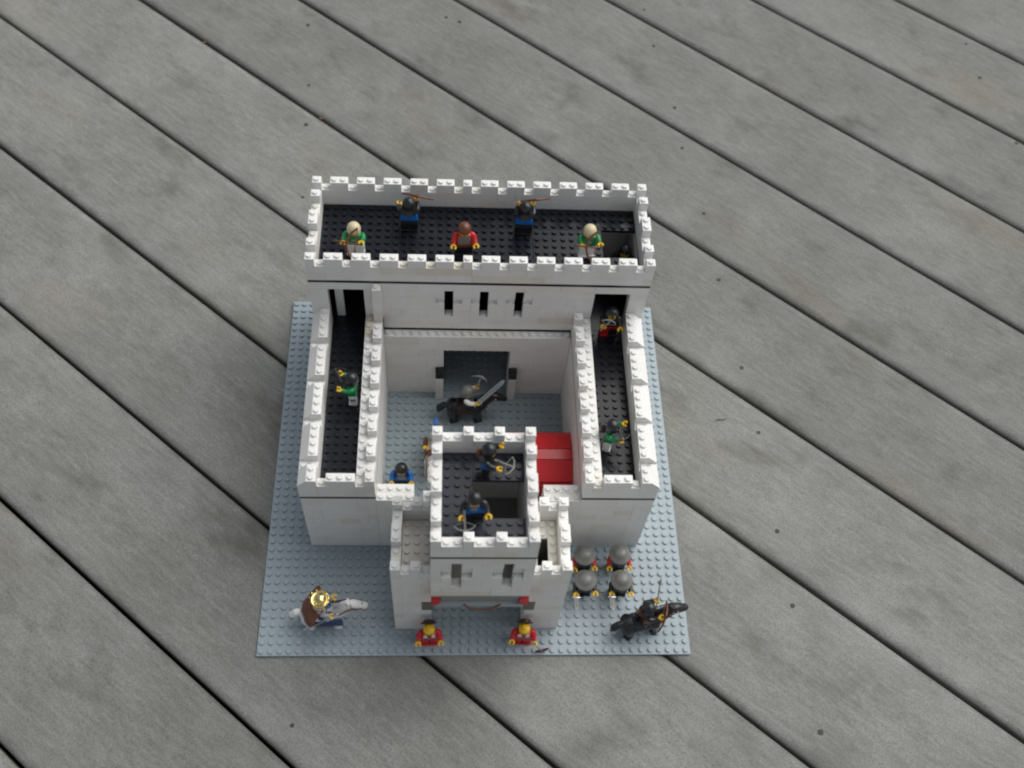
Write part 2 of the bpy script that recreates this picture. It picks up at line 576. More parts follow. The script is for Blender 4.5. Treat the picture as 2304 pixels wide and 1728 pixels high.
G = 0.008
brick_cache = {}
def brick_mesh(h, ln, d, mask):
    key = (h, ln, d, mask)
    if key not in brick_cache:
        mb = MB()
        ex, ey = (ln, 1) if d == 'x' else (1, ln)
        mb.cbox(G, G, 0.004, ex - G, ey - G, h * T3 - 0.004, 0.02)
        for i in range(ln):
            if mask[i]: mb.stud(i if d == 'x' else 0, i if d == 'y' else 0, h * T3 - 0.004)
        brick_cache[key] = mb.mesh('brick', M['white_obj'], 35)
    return brick_cache[key]

secs = {}
for i, b in enumerate(bricks):
    sec, x, y, z0, h, ln, d, t = b
    secs.setdefault(sec, ([], []))[0 if i in pick else 1].append(b)
SEC = {}
for sec, (picked, rest) in secs.items():
    mb = CB()
    for (_, x, y, z0, h, ln, d, t) in rest:
        ex, ey = (ln, 1) if d == 'x' else (1, ln)
        mb.box(x + G, y + G, z0 * T3 + .004, x + ex - G, y + ey - G, (z0 + h) * T3 - .004, t)
        for i in range(ln):
            cx, cy = (x + i, y) if d == 'x' else (x, y + i)
            if (cx, cy, z0 + h) not in occ: mb.stud(cx, cy, (z0 + h) * T3, t)
    o = mb.build(sec, M['white_mesh'], castle, smooth=35, tones=True)
    tag(o, kind='stuff')
    SEC[sec] = o
    for (_, x, y, z0, h, ln, d, t) in picked:
        mask = tuple(((x + i, y) if d == 'x' else (x, y + i)) + (z0 + h,) not in occ for i in range(ln))
        p = link('brick', brick_mesh(h, ln, d, mask), o, L(x, y, z0 * T3))
        p.color = (t, 0, 0, 1)

# the arms of the cross-shaped loopholes are shallow recesses
for sec, yy, z0, wxs in (('keep_wall', 35, 44, (20, 24, 28)), ('gatehouse_wall', 2, 45, (21, 26))):
    for wx in wxs:
        for ax in (wx - 1, wx + 1):
            mb = MB(); mb.box(.004, .42, .003, .996, .995, 1.197)
            p = link('loophole_back', mb.mesh('loophole_back', M['white_obj']), SEC[sec], L(ax, yy, z0 * T3))
            p.color = (.03, 0, 0, 1)

# slope bricks
for (y0, ln) in slopes:
    for sidei in (0, 1):
        mb = MB()
        poly = [(0, 0), (2, 0), (2, 1.2), (1, 1.2), (0, .16)] if not sidei else [(0, 0), (2, 0), (2, .16), (1, 1.2), (0, 1.2)]
        poly = [(min(max(px, G), 2 - G), pz) for px, pz in poly]
        mb.prism(poly, G, ln - G, 'y')
        for i in range(ln): mb.stud(1 if not sidei else 0, i, 1.2)
        p = link('slope_brick', mb.mesh('slope_brick', M['white_obj'], 33), SEC['wing_wall'], L(5 if not sidei else 41, y0, 38 * T3))
        p.color = (tone(), 0, 0, 1)

# black plates forming the dark lines
def strips(name, sec, z, rects, mat=M['black']):
    mb = CB()
    for x0, y0, x1, y1 in rects: mb.box(x0 + .008, y0 + .008, z * T3 + .003, x1 - .008, y1 - .008, (z + 1) * T3 - .003)
    return mb.build(name, mat, SEC[sec])
strips('edge_plates', 'keep_wall', 53, [(5, 35, 43, 36), (5, 46, 43, 47), (5, 36, 6, 46), (42, 36, 43, 46)])
strips('edge_plates', 'gatehouse_wall', 56, [(19, 2, 29, 3), (19, 13, 29, 14), (19, 3, 20, 13), (28, 3, 29, 13)])
for x0 in (0, 30):
    strips('edge_plates', 'wing_wall', 31, [(5 + x0, 13, 13 + x0, 14), (5 + x0, 14, 7 + x0, 35), (11 + x0, 14, 13 + x0, 35)])

# studded floor plates
def plate(sec, x0, y0, x1, y1, ztop, mat, studs=True, name='floor_plate'):
    mb = MB(); w = x1 - x0; dp = y1 - y0
    mb.cbox(.01, .01, -.4 + .003, w - .01, dp - .01, 0, .02)
    if studs:
        for i in range(w):
            for j in range(dp): mb.stud(i, j, 0)
    return link(name, mb.mesh(name, mat, 35), SEC[sec], L(x0, y0, ztop * T3))
for xa, xb in ((6, 14), (14, 22), (22, 30), (30, 38), (38, 42)):
    for ya, yb in ((36, 39), (39, 43), (43, 46)):
        if (xa, ya) == (38, 39): continue
        plate('keep_wall', xa, ya, xb, yb, 54, M['floor'])
for xa, xb in ((5, 14), (14, 24), (24, 34), (34, 43)):        # upper floor inside the keep; its front edge is a dark line too
    plate('keep_wall', xa, 35, xb, 47, 32, M['floor'], studs=False)
for x0 in (7, 37):
    for ya, yb in ((14, 22), (22, 30), (30, 35)):
        plate('wing_wall', x0, ya, x0 + 4, yb, 32, M['floor'])
for xa, ya, xb, yb in ((20, 3, 23, 13), (23, 10, 28, 13), (23, 3, 28, 6)):
    plate('gatehouse_wall', xa, ya, xb, yb, 57, M['dgrey'])
M['cream'] = plastic('bounce_tinted_white_plate', (0.76, 0.73, 0.65, 1), 0.36)  # white turret floors; warm bounced light is put into the colour
plate('turret_wall', 16, 4, 19, 10, 34, M['cream'])
plate('turret_wall', 31, 4, 32, 10, 34, M['cream'])
plate('turret_wall', 29, 8, 31, 10, 34, M['cream'])
plate('gatehouse_wall', 19, 2, 29, 14, 32, M['ogrey'], studs=False, name='soffit_plate')
for px in (19, 28):       # black bricks on the door posts
    mb = MB(); mb.cbox(G, G, 0, 1 - G, 1 - G, 1.2, .03); mb.stud(0, 0, 1.2)
    link('hinge_brick', mb.mesh('hinge_brick', M['black'], 35), SEC['keep_wall'], L(px, 33, 4.8))
for px in (18.0, 28.8):   # grey hinge bricks in the turret fronts
    mb = MB(); mb.cbox(0, 0, 0, 1.2, 1, 1.98, .03)
    link('hinge_brick', mb.mesh('hinge_brick', M['grey'], 35), SEC['turret_wall'], L(px, 2.99, 15 * T3 + .01))
# door leaf standing open in the left doorway
mb = MB(); mb.cbox(0, 0, 0, .95, .4, 6.6, .04)
link('door_leaf', mb.mesh('door_leaf', M['white'], 35), SEC['keep_wall'], L(7.5, 36.6, 32 * T3 + .02))

# gate: lintel, raised bridge edge, red corner brackets, cord
mb = MB(); mb.cbox(0, 0, 0, 8, 1, 1.2, .03)
link('lintel', mb.mesh('lintel', M['ogrey'], 35), SEC['gatehouse_wall'], L(20, 2.05, 31 * T3 - 1.22))
mb = MB(); mb.cbox(0, 0, 0, 8.9, 1.3, .38, .03)
link('raised_bridge', mb.mesh('raised_bridge', M['lgrey'], 35), SEC['gatehouse_wall'], L(19.55, 1.6, 31 * T3 - 1.62))
for px in (19, 28):
    mb = MB()
    mb.prism([(.02, 1.6), (.98, 1.6), (.98, 1.1), (.72, 0), (.28, 0), (.02, 1.1)], -.28, .95, 'y')
    link('corner_bracket', mb.mesh('corner_bracket', M['red'], 35), SEC['gatehouse_wall'], L(px, 2, 31 * T3 - 1.62))
mb = MB()
pts = [(0, 0, .35), (.25, -.1, .05), (.7, -.25, -.22), (1.5, -.3, -.36), (2.4, -.3, -.3), (3.0, -.22, -.08), (3.35, -.1, .12), (3.7, 0, .4)]
mb.tube(pts, .10, 8)
link('cord', mb.mesh('cord', M['string'], 60), SEC['gatehouse_wall'], L(22.4, 1.6, 31 * T3 - 1.25))

# baseplate with all its studs
mb = CB()
mb.cbox(0, 0, -.25, 48, 48, 0, .03)
for x in range(48):
    for y_ in range(48):
        if (x, y_, 0) not in occ: mb.cyl(x + .5, y_ + .5, 0, .21, .305, 10)
mb.build('baseplate', M['base'], castle, smooth=40)

# ---------------------------------------------------------------- red barrel-roofed shed in the courtyard
shed = thing('toy_shed', 'red toy shed with a rounded panel roof inside the courtyard', 'toy shed', W(31.4, 21.1, 0))
def shed_profile():
    return [(-3.75, 4.3), (-3.75, 5.9), (-3.55, 6.5), (-3.2, 6.8), (-.75, 7.75), (.55, 7.9), (2.6, 7.45), (3.2, 7.1), (3.5, 6.4), (3.5, 4.3)]
mb = MB(); mb.box(-3.2, -3.3, .22, 3.2, 3.3, 4.6)
mb.build('shed_wall', M['dred'], shed)
pf = shed_profile()
for a, b in ((0, 3), (3, 4), (4, 5), (5, 9)):
    mb = MB()
    seg = pf[a:b + 1]
    g0 = .05
    e0 = .05 if a else 0; e1 = .05 if b < 9 else 0
    seg = [list(p) for p in seg]; seg[0][0] += e0; seg[-1][0] -= e1
    outer = [(p[0], p[1]) for p in seg]; inner = [(p[0] * .93, p[1] - .28) for p in seg]
    mb.prism(outer + inner[::-1], -3.55, 3.55, 'x')
    o = mb.build('roof_panel', M['dred'], shed, smooth=40)
    o.location = (0, 0, .0003 * (1 if a in (3, 4) else 0))
for sx in (-1, 1):
    mb = MB()
    mb.prism([(p[0] * .95, p[1] - .1) for p in pf], sx * 3.3, sx * 3.42, 'x')
    mb.build('end_wall', M['dred'], shed)

# ---------------------------------------------------------------- toy figures
cache = {}
def cached(key, fn):
    if key not in cache: cache[key] = fn()
    return cache[key]

def me_leg(mat):
    def f():
        mb = MB()
        mb.cbox(-.47, -.48, 0, .47, .48, .35, .04)
        mb.cbox(-.46, -.33, .33, .46, .42, 1.35, .05)
        mb.tube([(-.46, 0.05, 1.35), (.46, 0.05, 1.35)], .4, 14)
        return mb.mesh('leg', mat, 40)
    return cached(('leg', mat.name), f)
def me_hip(mat):
    def f():
        mb = MB(); mb.cbox(-.97, -.42, 1.56, .97, .46, 1.92, .04)
        mb.tube([(-.06, .05, 1.4), (.06, .05, 1.4)], .36, 14)
        return mb.mesh('hips', mat, 40)
    return cached(('hip', mat.name), f)
def me_torso(mat):
    def f():
        bm = bmesh.new(); bmesh.ops.create_cube(bm, size=1.0)
        for v in bm.verts:
            top = v.co.z > 0
            v.co = Vector((v.co.x * (1.42 if top else 1.94), v.co.y * (.78 if top else .92) + .02, 1.92 if not top else 3.45))
        bmesh.ops.bevel(bm, geom=bm.edges[:], offset=.07, segments=2, affect='EDGES', profile=.5)
        mb = MB(); mb.bm(bm); mb.cyl(0, .02, 3.4, 3.62, .3, 14)
        return mb.mesh('torso', mat, 40)
    return cached(('torso', mat.name), f)
def me_arm(mat, s):
    def f():
        mb = MB()
        mb.tube([(-.1 * s, 0, .16), (.02 * s, 0, .1), (.12 * s, -.02, -.15), (.17 * s, -.08, -.45), (.18 * s, -.28, -.72), (.18 * s, -.5, -.92)], [.2, .29, .33, .3, .28, .25], 12)
        return mb.mesh('arm', mat, 60)
    return cached(('arm', mat.name, s), f)
def me_hand(mat, s):
    def f():
        mb = MB()
        c = Vector((.18 * s, -.78, -1.16)); ax = Vector((0, -.72, -.69)); up = Vector((0, .69, -.72)); sd_ = Vector((1, 0, 0))
        mb.tube([(.18 * s, -.46, -.88), (.18 * s, -.62, -1.02)], .16, 10)
        # a C-shaped grip, open at the far end
        pts = []
        for i in range(11):
            a = R(40 + 280 * i / 10)
            pts.append(c + ax * (math.cos(a) * .25) + sd_ * (math.sin(a) * .25))
        mb.tube(pts, [(.2, .09)] * len(pts) if False else .13, 8)
        return mb.mesh('hand', mat, 60)
    return cached(('hand', mat.name, s), f)
def me_head(mat):
    def f():
        mb = MB()
        mb.lathe([(.34, 3.45), (.52, 3.5), (.62, 3.62), (.645, 3.8), (.645, 4.2), (.62, 4.36), (.52, 4.48), (.34, 4.52), (.31, 4.54), (.31, 4.72), (.28, 4.74)], 20)
        return mb.mesh('head', mat, 50)
    return cached(('head', mat.name), f)
def me_face(mat):
    def f():
        mb = MB()
        for sx in (-1, 1):
            mb.cyl(0, 0, 0, .03, .075, 8)
            for i in range(len(mb.v) - 16, len(mb.v)):
                x, y_, z = mb.v[i]; mb.v[i] = (sx * .2 + x, -.61 - z, 4.08 + y_)
        mb.tube([(-.2, -.63, 3.84), (0, -.655, 3.79), (.2, -.63, 3.84)], .03, 6)
        return mb.mesh('face_print', mat, 60)
    return cached(('face', mat.name), f)

def hood_skip(a, z):
    dd = abs((a - 1.5 * math.pi + math.pi) % (2 * math.pi) - math.pi)
    return dd < R(42) and z < 4.25
def me_hat(kind, mat):
    def f():
        mb = MB()
        if kind == 'coif':        # close hood spreading over the shoulders
            mb.lathe([(.98, 3.12), (.92, 3.32), (.78, 3.6), (.73, 3.9), (.74, 4.25), (.70, 4.5), (.56, 4.75), (.34, 4.9), (.12, 4.98)], 24, skip=hood_skip)
            mb.lathe([(.84, 3.12), (.69, 3.6), (.69, 4.25), (.5, 4.6)], 24, skip=hood_skip, closed_ends=False)
        elif kind == 'dome':      # round skull cap
            mb.lathe([(.66, 3.95), (.74, 3.97), (.76, 4.15), (.73, 4.42), (.62, 4.68), (.42, 4.87), (.18, 4.96)], 22)
        elif kind == 'kettle':    # iron hat with a wide brim
            mb.lathe([(.64, 4.0), (1.2, 3.86), (1.25, 3.92), (1.2, 3.99), (.86, 4.2), (.80, 4.28), (.70, 4.5), (.5, 4.68), (.22, 4.76)], 26)
        elif kind == 'helm':      # round helmet with a neck guard and nose bar
            mb.lathe([(.70, 3.62), (.76, 3.66), (.76, 4.2), (.72, 4.46), (.58, 4.72), (.36, 4.88), (.12, 4.94)], 22, skip=lambda a, z: hood_skip(a, z - .12))
            mb.box(-.06, -.80, 3.85, .06, -.66, 4.5)
        elif kind == 'hat':       # dark hat pushed back on the head
            mb.lathe([(.6, 0), (.88, -.05), (.92, 0), (.86, .07), (.66, .12), (.6, .3), (.4, .38)], 22)
            rot = Matrix.Rotation(R(-66), 4, 'X')
            mb.v = [tuple(rot @ Vector(v) + Vector((0, .66, 4.2))) for v in mb.v]
        elif kind == 'crown':
            mb.lathe([(.70, 4.42), (.90, 4.40), (.96, 4.66), (.88, 4.68), (.74, 4.60)], 24)
            for i in range(12):
                a = 2 * math.pi * i / 12
                c = Vector((math.cos(a), math.sin(a), 0)); t = Vector((-math.sin(a), math.cos(a), 0))
                b0 = c * .90 + Vector((0, 0, 4.58)); tip = c * 1.16 + Vector((0, 0, 4.98))
                vs = [b0 + t * .15 + c * .04, b0 - t * .15 + c * .04, b0 - t * .15 - c * .08, b0 + t * .15 - c * .08, tip]
                mb.add(vs, [(0, 1, 4), (1, 2, 4), (2, 3, 4), (3, 0, 4), (3, 2, 1, 0)])
            mb.lathe([(.76, 4.55), (.70, 4.82), (.55, 5.02), (.3, 5.12), (.1, 5.14)], 18)
        return mb.mesh(kind, mat, 45)
    return cached(('hat', kind, mat.name), f)
HATNAME = {'coif': 'hood', 'dome': 'helmet', 'kettle': 'helmet', 'helm': 'helmet', 'hat': 'hat', 'crown': 'crown'}
SHY = 3.18; SHX = .84

class Fig: pass
def figure(label, pos, rot, torso, arms, legs, hips, hat, al=12, ar=12, group=None, sit=False, quiver=None, shirt=None, splay=8,
           hands='yellow', hood=None, plate_=None, name='toy_figure', cat='toy figure', cape=None, capew=1.0, face=True, leg_mats=None):
    """rot: heading of the figure's front, degrees; 0 faces the camera side (-Y)"""
    x, y, z = pos
    f = Fig(); f.pos = Vector(pos); f.rot = R(rot)
    t = thing(name, label, cat, W(x, y, z), R(rot), group); f.o = t; f.sit = sit
    lm = leg_mats or (legs, legs)
    for i, sx in enumerate((-1, 1)):
        if not sit: link('leg', me_leg(M[lm[i]]), t, Vector((sx * .5, 0, 0)) * S)
        else:
            o = link('leg', me_leg(M[lm[i]]), t)
            piv = Vector((0, .05, 1.35)); rm = Matrix.Rotation(R(-sx * 22), 4, 'Z') @ Matrix.Rotation(R(-72), 4, 'X')
            o.rotation_euler = rm.to_euler()
            o.location = (Vector((sx * .55, 0, 0)) + piv - rm @ piv) * S
    link('hips', me_hip(M[hips]), t)
    to = link('torso', me_torso(M[torso]), t)
    f.arm = {}
    for sx, ang in ((-1, ar), (1, al)):
        ob = link('arm', me_arm(M[arms], sx), t)
        ob.location = Vector((sx * SHX, .02, SHY)) * S
        e = Euler((R(-ang), R(-sx * splay), 0)); ob.rotation_euler = e
        link('hand', me_hand(M[hands], sx), ob)
        hp = e.to_matrix() @ Vector((.18 * sx, -.78, -1.16)) + Vector((sx * SHX, .02, SHY))
        hp = Matrix.Rotation(f.rot, 3, 'Z') @ hp
        hdir = e.to_matrix() @ Vector((0, .69, -.72))
        f.arm[sx] = (f.pos + hp, Matrix.Rotation(f.rot, 3, 'Z') @ hdir)
    hd = link('head', me_head(M['yellow']), t)
    if face: link('face_print', me_face(M['black']), hd)
    if hood: link('hood', me_hat('coif', M[hood]), t)
    if hat: link(HATNAME[hat[0]], me_hat(hat[0], M[hat[1]]), t)
    if quiver:
        mb = MB(); mb.tube([(.42, .78, 2.1), (-.12, .85, 3.6)], [.3, .34], 12)
        for i in range(4): mb.tube([(-.12 + .13 * math.cos(i * 1.57), .85 + .12 * math.sin(i * 1.57), 3.5), (-.32 + .16 * math.cos(i * 1.57), .88 + .16 * math.sin(i * 1.57), 4.15)], .055, 6)
        mb.build('quiver', M[quiver], t, smooth=50)
    if plate_:          # printed breastplate or emblem: a thin panel on the chest
        mat, (x0, x1, z0, z1) = plate_
        mb = MB()
        yy = lambda z: -.46 * (1 - (z - 1.92) / 1.53) - .39 * ((z - 1.92) / 1.53) + .02
        vs = []
        for dy in (-.012, .03):
            vs += [(x0 * .86, yy(z0) + dy, z0), (x1 * .86, yy(z0) + dy, z0), (x1, yy((z0 + z1) / 2) + dy, (z0 + z1) / 2), (x1 * .8, yy(z1) + dy, z1), (x0 * .8, yy(z1) + dy, z1), (x0, yy((z0 + z1) / 2) + dy, (z0 + z1) / 2)]
        mb.add(vs, [(0, 1, 2, 3, 4, 5), (11, 10, 9, 8, 7, 6)] + [(i, (i + 1) % 6, 6 + (i + 1) % 6, 6 + i) for i in range(6)])
        mb.build('chest_print', M[mat], to)
    if shirt:
        for mat, (x0, x1, z0, z1) in shirt:
            mb = MB()
            mb.box(x0, -.50, z0, x1, -.36, z1)
            mb.v = [(vx, vy + .11 * max(0, (vz - 1.92)) / 1.53 * .6, vz) for vx, vy, vz in mb.v]
            mb.build('chest_print', M[mat], to)
    if cape:
        mb = MB(); n_ = 10; rows = [(3.45, .62, .45), (3.3, .86, .55), (2.9, 1.06, .66), (2.3, 1.22, .84), (1.7, 1.24, 1.06), (1.25, 1.12, 1.24), (.95, .85, 1.4)]
        if capew > 1.2: rows = [(3.5, .75, .45), (3.35, 1.0, .75), (3.1, 1.22, 1.1), (2.75, 1.34, 1.45), (2.3, 1.36, 1.8), (1.85, 1.22, 2.1), (1.6, .9, 2.25)]
        vs = []; fs = []
        for layer in (0, .07):
            for (z_, hw, back) in rows:
                for i in range(n_ + 1):
                    u = -1 + 2 * i / n_
                    vs.append((u * hw * (1 + (capew - 1) * min(1, (3.6 - z_) / .9)), back - .55 * capew * u * u + layer + .06 * math.sin(i * 2.1), z_))
        m_ = n_ + 1; q = len(rows) * m_
        for k in range(len(rows) - 1):
            for i in range(n_):
                a = k * m_ + i
                fs.append((a, a + 1, a + m_ + 1, a + m_)); fs.append((q + a, q + a + m_, q + a + m_ + 1, q + a + 1))
        for k in range(len(rows) - 1):
            for i in (0, n_):
                a = k * m_ + i; fs.append((a, a + m_, q + a + m_, q + a))
        for k in (0, len(rows) - 1):
            for i in range(n_):
                a = k * m_ + i; fs.append((a, a + 1, q + a + 1, q + a))
        mb.add(vs, fs); mb.build('cape', M[cape], t, smooth=60)
    return f

# --- held things: built along their own axes, then placed in a hand
def place(o, p, axis_z, axis_x=None):
    z = Vector(axis_z).normalized()
    x = Vector(axis_x) if axis_x else (Vector((1, 0, 0)) if abs(z.x) < .9 else Vector((0, 1, 0)))
    x = (x - z * x.dot(z)).normalized(); y = z.cross(x)
    m = Matrix((x, y, z)).transposed()
    o.rotation_euler = m.to_euler()
    o.location = W(p[0], p[1], p[2])
def bow(label, p, up, facing, mat='brown'):
    """bow stave in the local x-z plane, hand grip at the origin, arrow along +x"""
    t = thing('bow', label, 'bow', (0, 0, 0), group='bows held by the archers')
    mb = MB(); pts = []
    for i in range(15):
        a = -1 + 2 * i / 14
        pts.append((.45 - .95 * a * a + .0, 0, a * 1.75))
    mb.tube(pts, [.09 + .05 * (1 - abs(-1 + 2 * i / 14)) for i in range(15)], 8)
    mb.build('stave', M[mat], t, smooth=60)
    mb = MB(); mb.tube([(-.5, 0, -1.72), (-.5, 0, 1.72)], .045, 6); mb.build('bowstring', M[mat], t, smooth=60)
    mb = MB(); mb.tube([(-.9, 0, 0), (1.5, 0, 0)], .085, 8); mb.tube([(1.5, 0, 0), (1.55, 0, 0), (1.95, 0, 0)], [.09, .17, .02], 8); mb.build('arrow', M[mat], t, smooth=60)
    place(t, p, up, facing); return t
def crossbow(label, p, fwd, side_, mat='ogrey'):
    """stock along +z, limbs along x"""
    t = thing('crossbow', label, 'crossbow', (0, 0, 0), group='crossbows held by the soldiers')
    mb = MB(); mb.tube([(0, 0, -1.0), (0, 0, -.5), (0, 0, 1.5)], [.16, .13, .13], 8); mb.tube([(0, 0, -.35), (0, .35, -.5)], .09, 8)
    mb.build('stock', M[mat], t, smooth=60)
    mb = MB(); mb.tube([(-1.25, 0, .75), (-.8, 0, 1.15), (0, 0, 1.38), (.8, 0, 1.15), (1.25, 0, .75)], [.07, .1, .13, .1, .07], 8)
    mb.build('limbs', M[mat], t, smooth=60)
    mb = MB(); mb.tube([(-1.22, 0, .76), (0, 0, .35), (1.22, 0, .76)], .05, 6); mb.build('bowstring', M[mat], t, smooth=60)
    t.scale = (.82, .82, .82)
    place(t, p, fwd, side_); return t
def sword(label, p, d, side_=None, mat='chrome', ln=3.4, w=.26):
    t = thing('sword', label, 'sword', (0, 0, 0), group='swords held by the knights')
    mb = MB(); mb.prism([(-w / 2, .35), (w / 2, .35), (w / 2 * .9, ln - .4), (0, ln), (-w / 2 * .9, ln - .4)], -.06, .06, 'y')
    b = mb.build('blade', M[mat], t)
    mb = MB(); mb.box(-.07, -.075, .6, .07, .075, ln - .6); mb.build('fuller', M['grey'], b)
    mb = MB(); mb.cbox(-.45, -.11, .22, .45, .11, .38, .03); mb.tube([(0, 0, -.45), (0, 0, .3)], .13, 8); mb.tube([(0, 0, -.62), (0, 0, -.52), (0, 0, -.42)], [.1, .19, .1], 8)
    mb.build('hilt', M[mat], t, smooth=50)
    place(t, p, d, side_); return t

KR = 54 * T3        # keep roof level
WR = 32 * T3        # wing walkways
GR = 57 * T3        # gatehouse roof
D = lambda a: Vector((math.sin(R(a)), -math.cos(R(a)), 0))   # heading of a figure turned by a

# keep roof
kz = KR
f = figure('archer in tan helmet and green shirt at the left end of the keep roof', (10.1, 38.9, kz), -6, 'green', 'green', 'white', 'white', ('dome', 'tan'), al=72, ar=58, group='soldiers on the keep roof', plate_=('lgrey', (-.35, .35, 2.5, 2.75)))
p = (f.arm[1][0] + f.arm[-1][0]) / 2 + Vector((-.1, -.1, 0))
bow('brown bow held by the green archer at the left end of the keep roof', p + Vector((0, -.25, .3)), (.15, .76, .65), (-1, .1, 0))
f = figure('black hooded blue soldier with back turned, left of two at the keep rear parapet', (15.95, 42.6, kz), 180, 'blue', 'black', 'black', 'black', ('coif', 'black'), al=40, ar=95, group='soldiers on the keep roof', splay=18)
bow('brown bow raised by the left hooded soldier at the keep rear parapet', f.arm[-1][0] + Vector((.2, .1, .1)), (.97, -.15, -.1), (.05, -.66, .75))
f = figure('soldier in brown helmet, red sleeves and grey breastplate in the middle of the keep roof', (22.1, 39.2, kz), 4, 'red', 'red', 'black', 'brown', ('dome', 'brown'), al=18, ar=18, group='soldiers on the keep roof', plate_=('grey', (-.72, .72, 2.05, 3.3)), splay=16)
f = figure('black hooded blue soldier with back turned, right of two at the keep rear parapet', (28.9, 42.4, kz), 178, 'blue', 'black', 'black', 'black', ('coif', 'black'), al=130, ar=80, group='soldiers on the keep roof', splay=18)
bow('brown bow raised by the right hooded soldier at the keep rear parapet', f.arm[-1][0] + Vector((.2, .2, .2)), (.97, .1, .06), (.05, -.66, .75))
f = figure('archer in tan helmet, green shirt and white legs beside the keep roof hatch', (35.95, 39.3, kz), 8, 'green', 'green', 'white', 'white', ('dome', 'tan'), al=60, ar=62, group='soldiers on the keep roof', plate_=('lgrey', (-.35, .35, 2.5, 2.75)))
p = (f.arm[1][0] + f.arm[-1][0]) / 2 + Vector((-.15, -.15, -.1))
bow('brown bow held by the green archer beside the keep roof hatch', p + Vector((0, -.25, .3)), (.12, .76, .65), (-1, .1, 0))
mb = MB(); mb.cbox(0, 0, 0, 1.95, 2.0, 3.0, .03)
link('stair_block', mb.mesh('stair_block', M['dgrey'], 35), SEC['keep_wall'], L(40.03, 40.6, WR + .01))
figure('dark soldier standing below the keep roof hatch', (40.95, 41.4, WR + 3.02), -20, 'black', 'black', 'brown', 'black', ('coif', 'black'), group='soldiers inside the keep')

# wings
f = figure('green soldier facing outward on the left wall walk', (10.0, 25.2, WR), -90, 'green', 'green', 'black', 'white', ('helm', 'black'), al=70, ar=78, leg_mats=('black', 'white'), group='soldiers on the wall walks')
crossbow('dark crossbow of the green soldier on the left wall walk', (f.arm[1][0] + f.arm[-1][0]) / 2 + Vector((0, .3, .3)), (-.4, .8, .1), (.8, .4, 0), 'black')
f = figure('green soldier facing outward on the right wall walk', (38.2, 19.6, WR), 75, 'green', 'green', 'black', 'white', ('helm', 'black'), al=74, ar=60, leg_mats=('white', 'black'), group='soldiers on the wall walks', quiver='dbrown')
crossbow('grey crossbow of the green soldier on the right wall walk', f.arm[1][0] + Vector((-.7, -.9, 0.0)), (.2, -.9, -.1), (.9, .2, 0), 'dgrey')
f = figure('soldier in black helmet and red leg piece standing in the right keep doorway', (39.3, 34.6, WR), 0, 'black', 'black', 'black', 'red', ('helm', 'black'), al=24, ar=60, leg_mats=('red', 'black'), group='soldiers on the wall walks')
crossbow('old grey crossbow held by the soldier in the right keep doorway', f.arm[-1][0] + Vector((.2, 0, .2)), (.55, .1, .9), (.9, .1, -.4), 'ogrey')

# gatehouse roof
f = figure('blue soldier with black hood facing right at the rear of the gatehouse roof', (24.4, 11.1, GR), 78, 'blue', 'black', 'black', 'black', ('coif', 'black'), al=92, ar=42, quiver='brown', group='soldiers on the gatehouse roof', splay=14, plate_=('black', (-.3, .3, 2.3, 2.9)))
crossbow('grey crossbow aimed right at the rear of the gatehouse roof', f.arm[-1][0] + Vector((.25, .45, .35)), (.92, -.35, -.1), (.3, .9, 0), 'grey')
f = figure('blue soldier with black hood and chest emblem facing the gate on the gatehouse roof', (23.0, 6.0, GR), 4, 'blue', 'black', 'black', 'black', ('coif', 'black'), al=26, ar=30, quiver='brown', group='soldiers on the gatehouse roof', splay=20, plate_=('ogrey', (-.34, .34, 2.45, 3.05)))
crossbow('grey crossbow held low at the front of the gatehouse roof', f.arm[-1][0] + Vector((.25, .0, 0)), (.05, -.95, -.45), (1, .05, 0), 'grey')

# courtyard
figure('hooded blue soldier behind the low left curtain wall', (15.2, 20.9, 0), 0, 'blue', 'blue', 'black', 'black', ('coif', 'black'), al=30, ar=30, splay=14, plate_=('ogrey', (-.5, .5, 2.2, 2.9)))

# gate guards
f = figure('red coated guard with pushed back dark hat at the left of the gate', (18.8, 1.55, 0), 3, 'red', 'red', 'red', 'red', ('hat', 'dbrown'), al=20, ar=14, splay=14, group='guards at the gate', shirt=[('white', (-.62, -.22, 2.6, 3.28)), ('white', (.22, .62, 2.6, 3.28)), ('grey', (-.12, .12, 2.3, 2.7))])
f = figure('red coated guard with pushed back dark hat at the right of the gate', (29.1, 1.6, 0), -4, 'red', 'red', 'red', 'red', ('hat', 'dbrown'), al=20, ar=14, splay=14, group='guards at the gate', shirt=[('white', (-.62, -.22, 2.6, 3.28)), ('white', (.22, .62, 2.6, 3.28)), ('grey', (-.12, .12, 2.3, 2.7))])
t = thing('halberd', 'brown bladed halberd held low by the right gate guard', 'halberd', (0, 0, 0))
mb = MB(); mb.tube([(0, 0, -.9), (0, 0, 2.2)], .1, 8); mb.build('shaft', M['ogrey'], t, smooth=60)
mb = MB(); mb.prism([(-.9, 2.0), (-.55, 2.3), (0, 2.45), (.55, 2.3), (.9, 2.0), (0, 1.9)], -.08, .08, 'y'); mb.build('blade', M['brown'], t)
place(t, f.arm[1][0] + Vector((.05, 0, -.1)), (.36, -.02, -.72), (1, .1, .45))

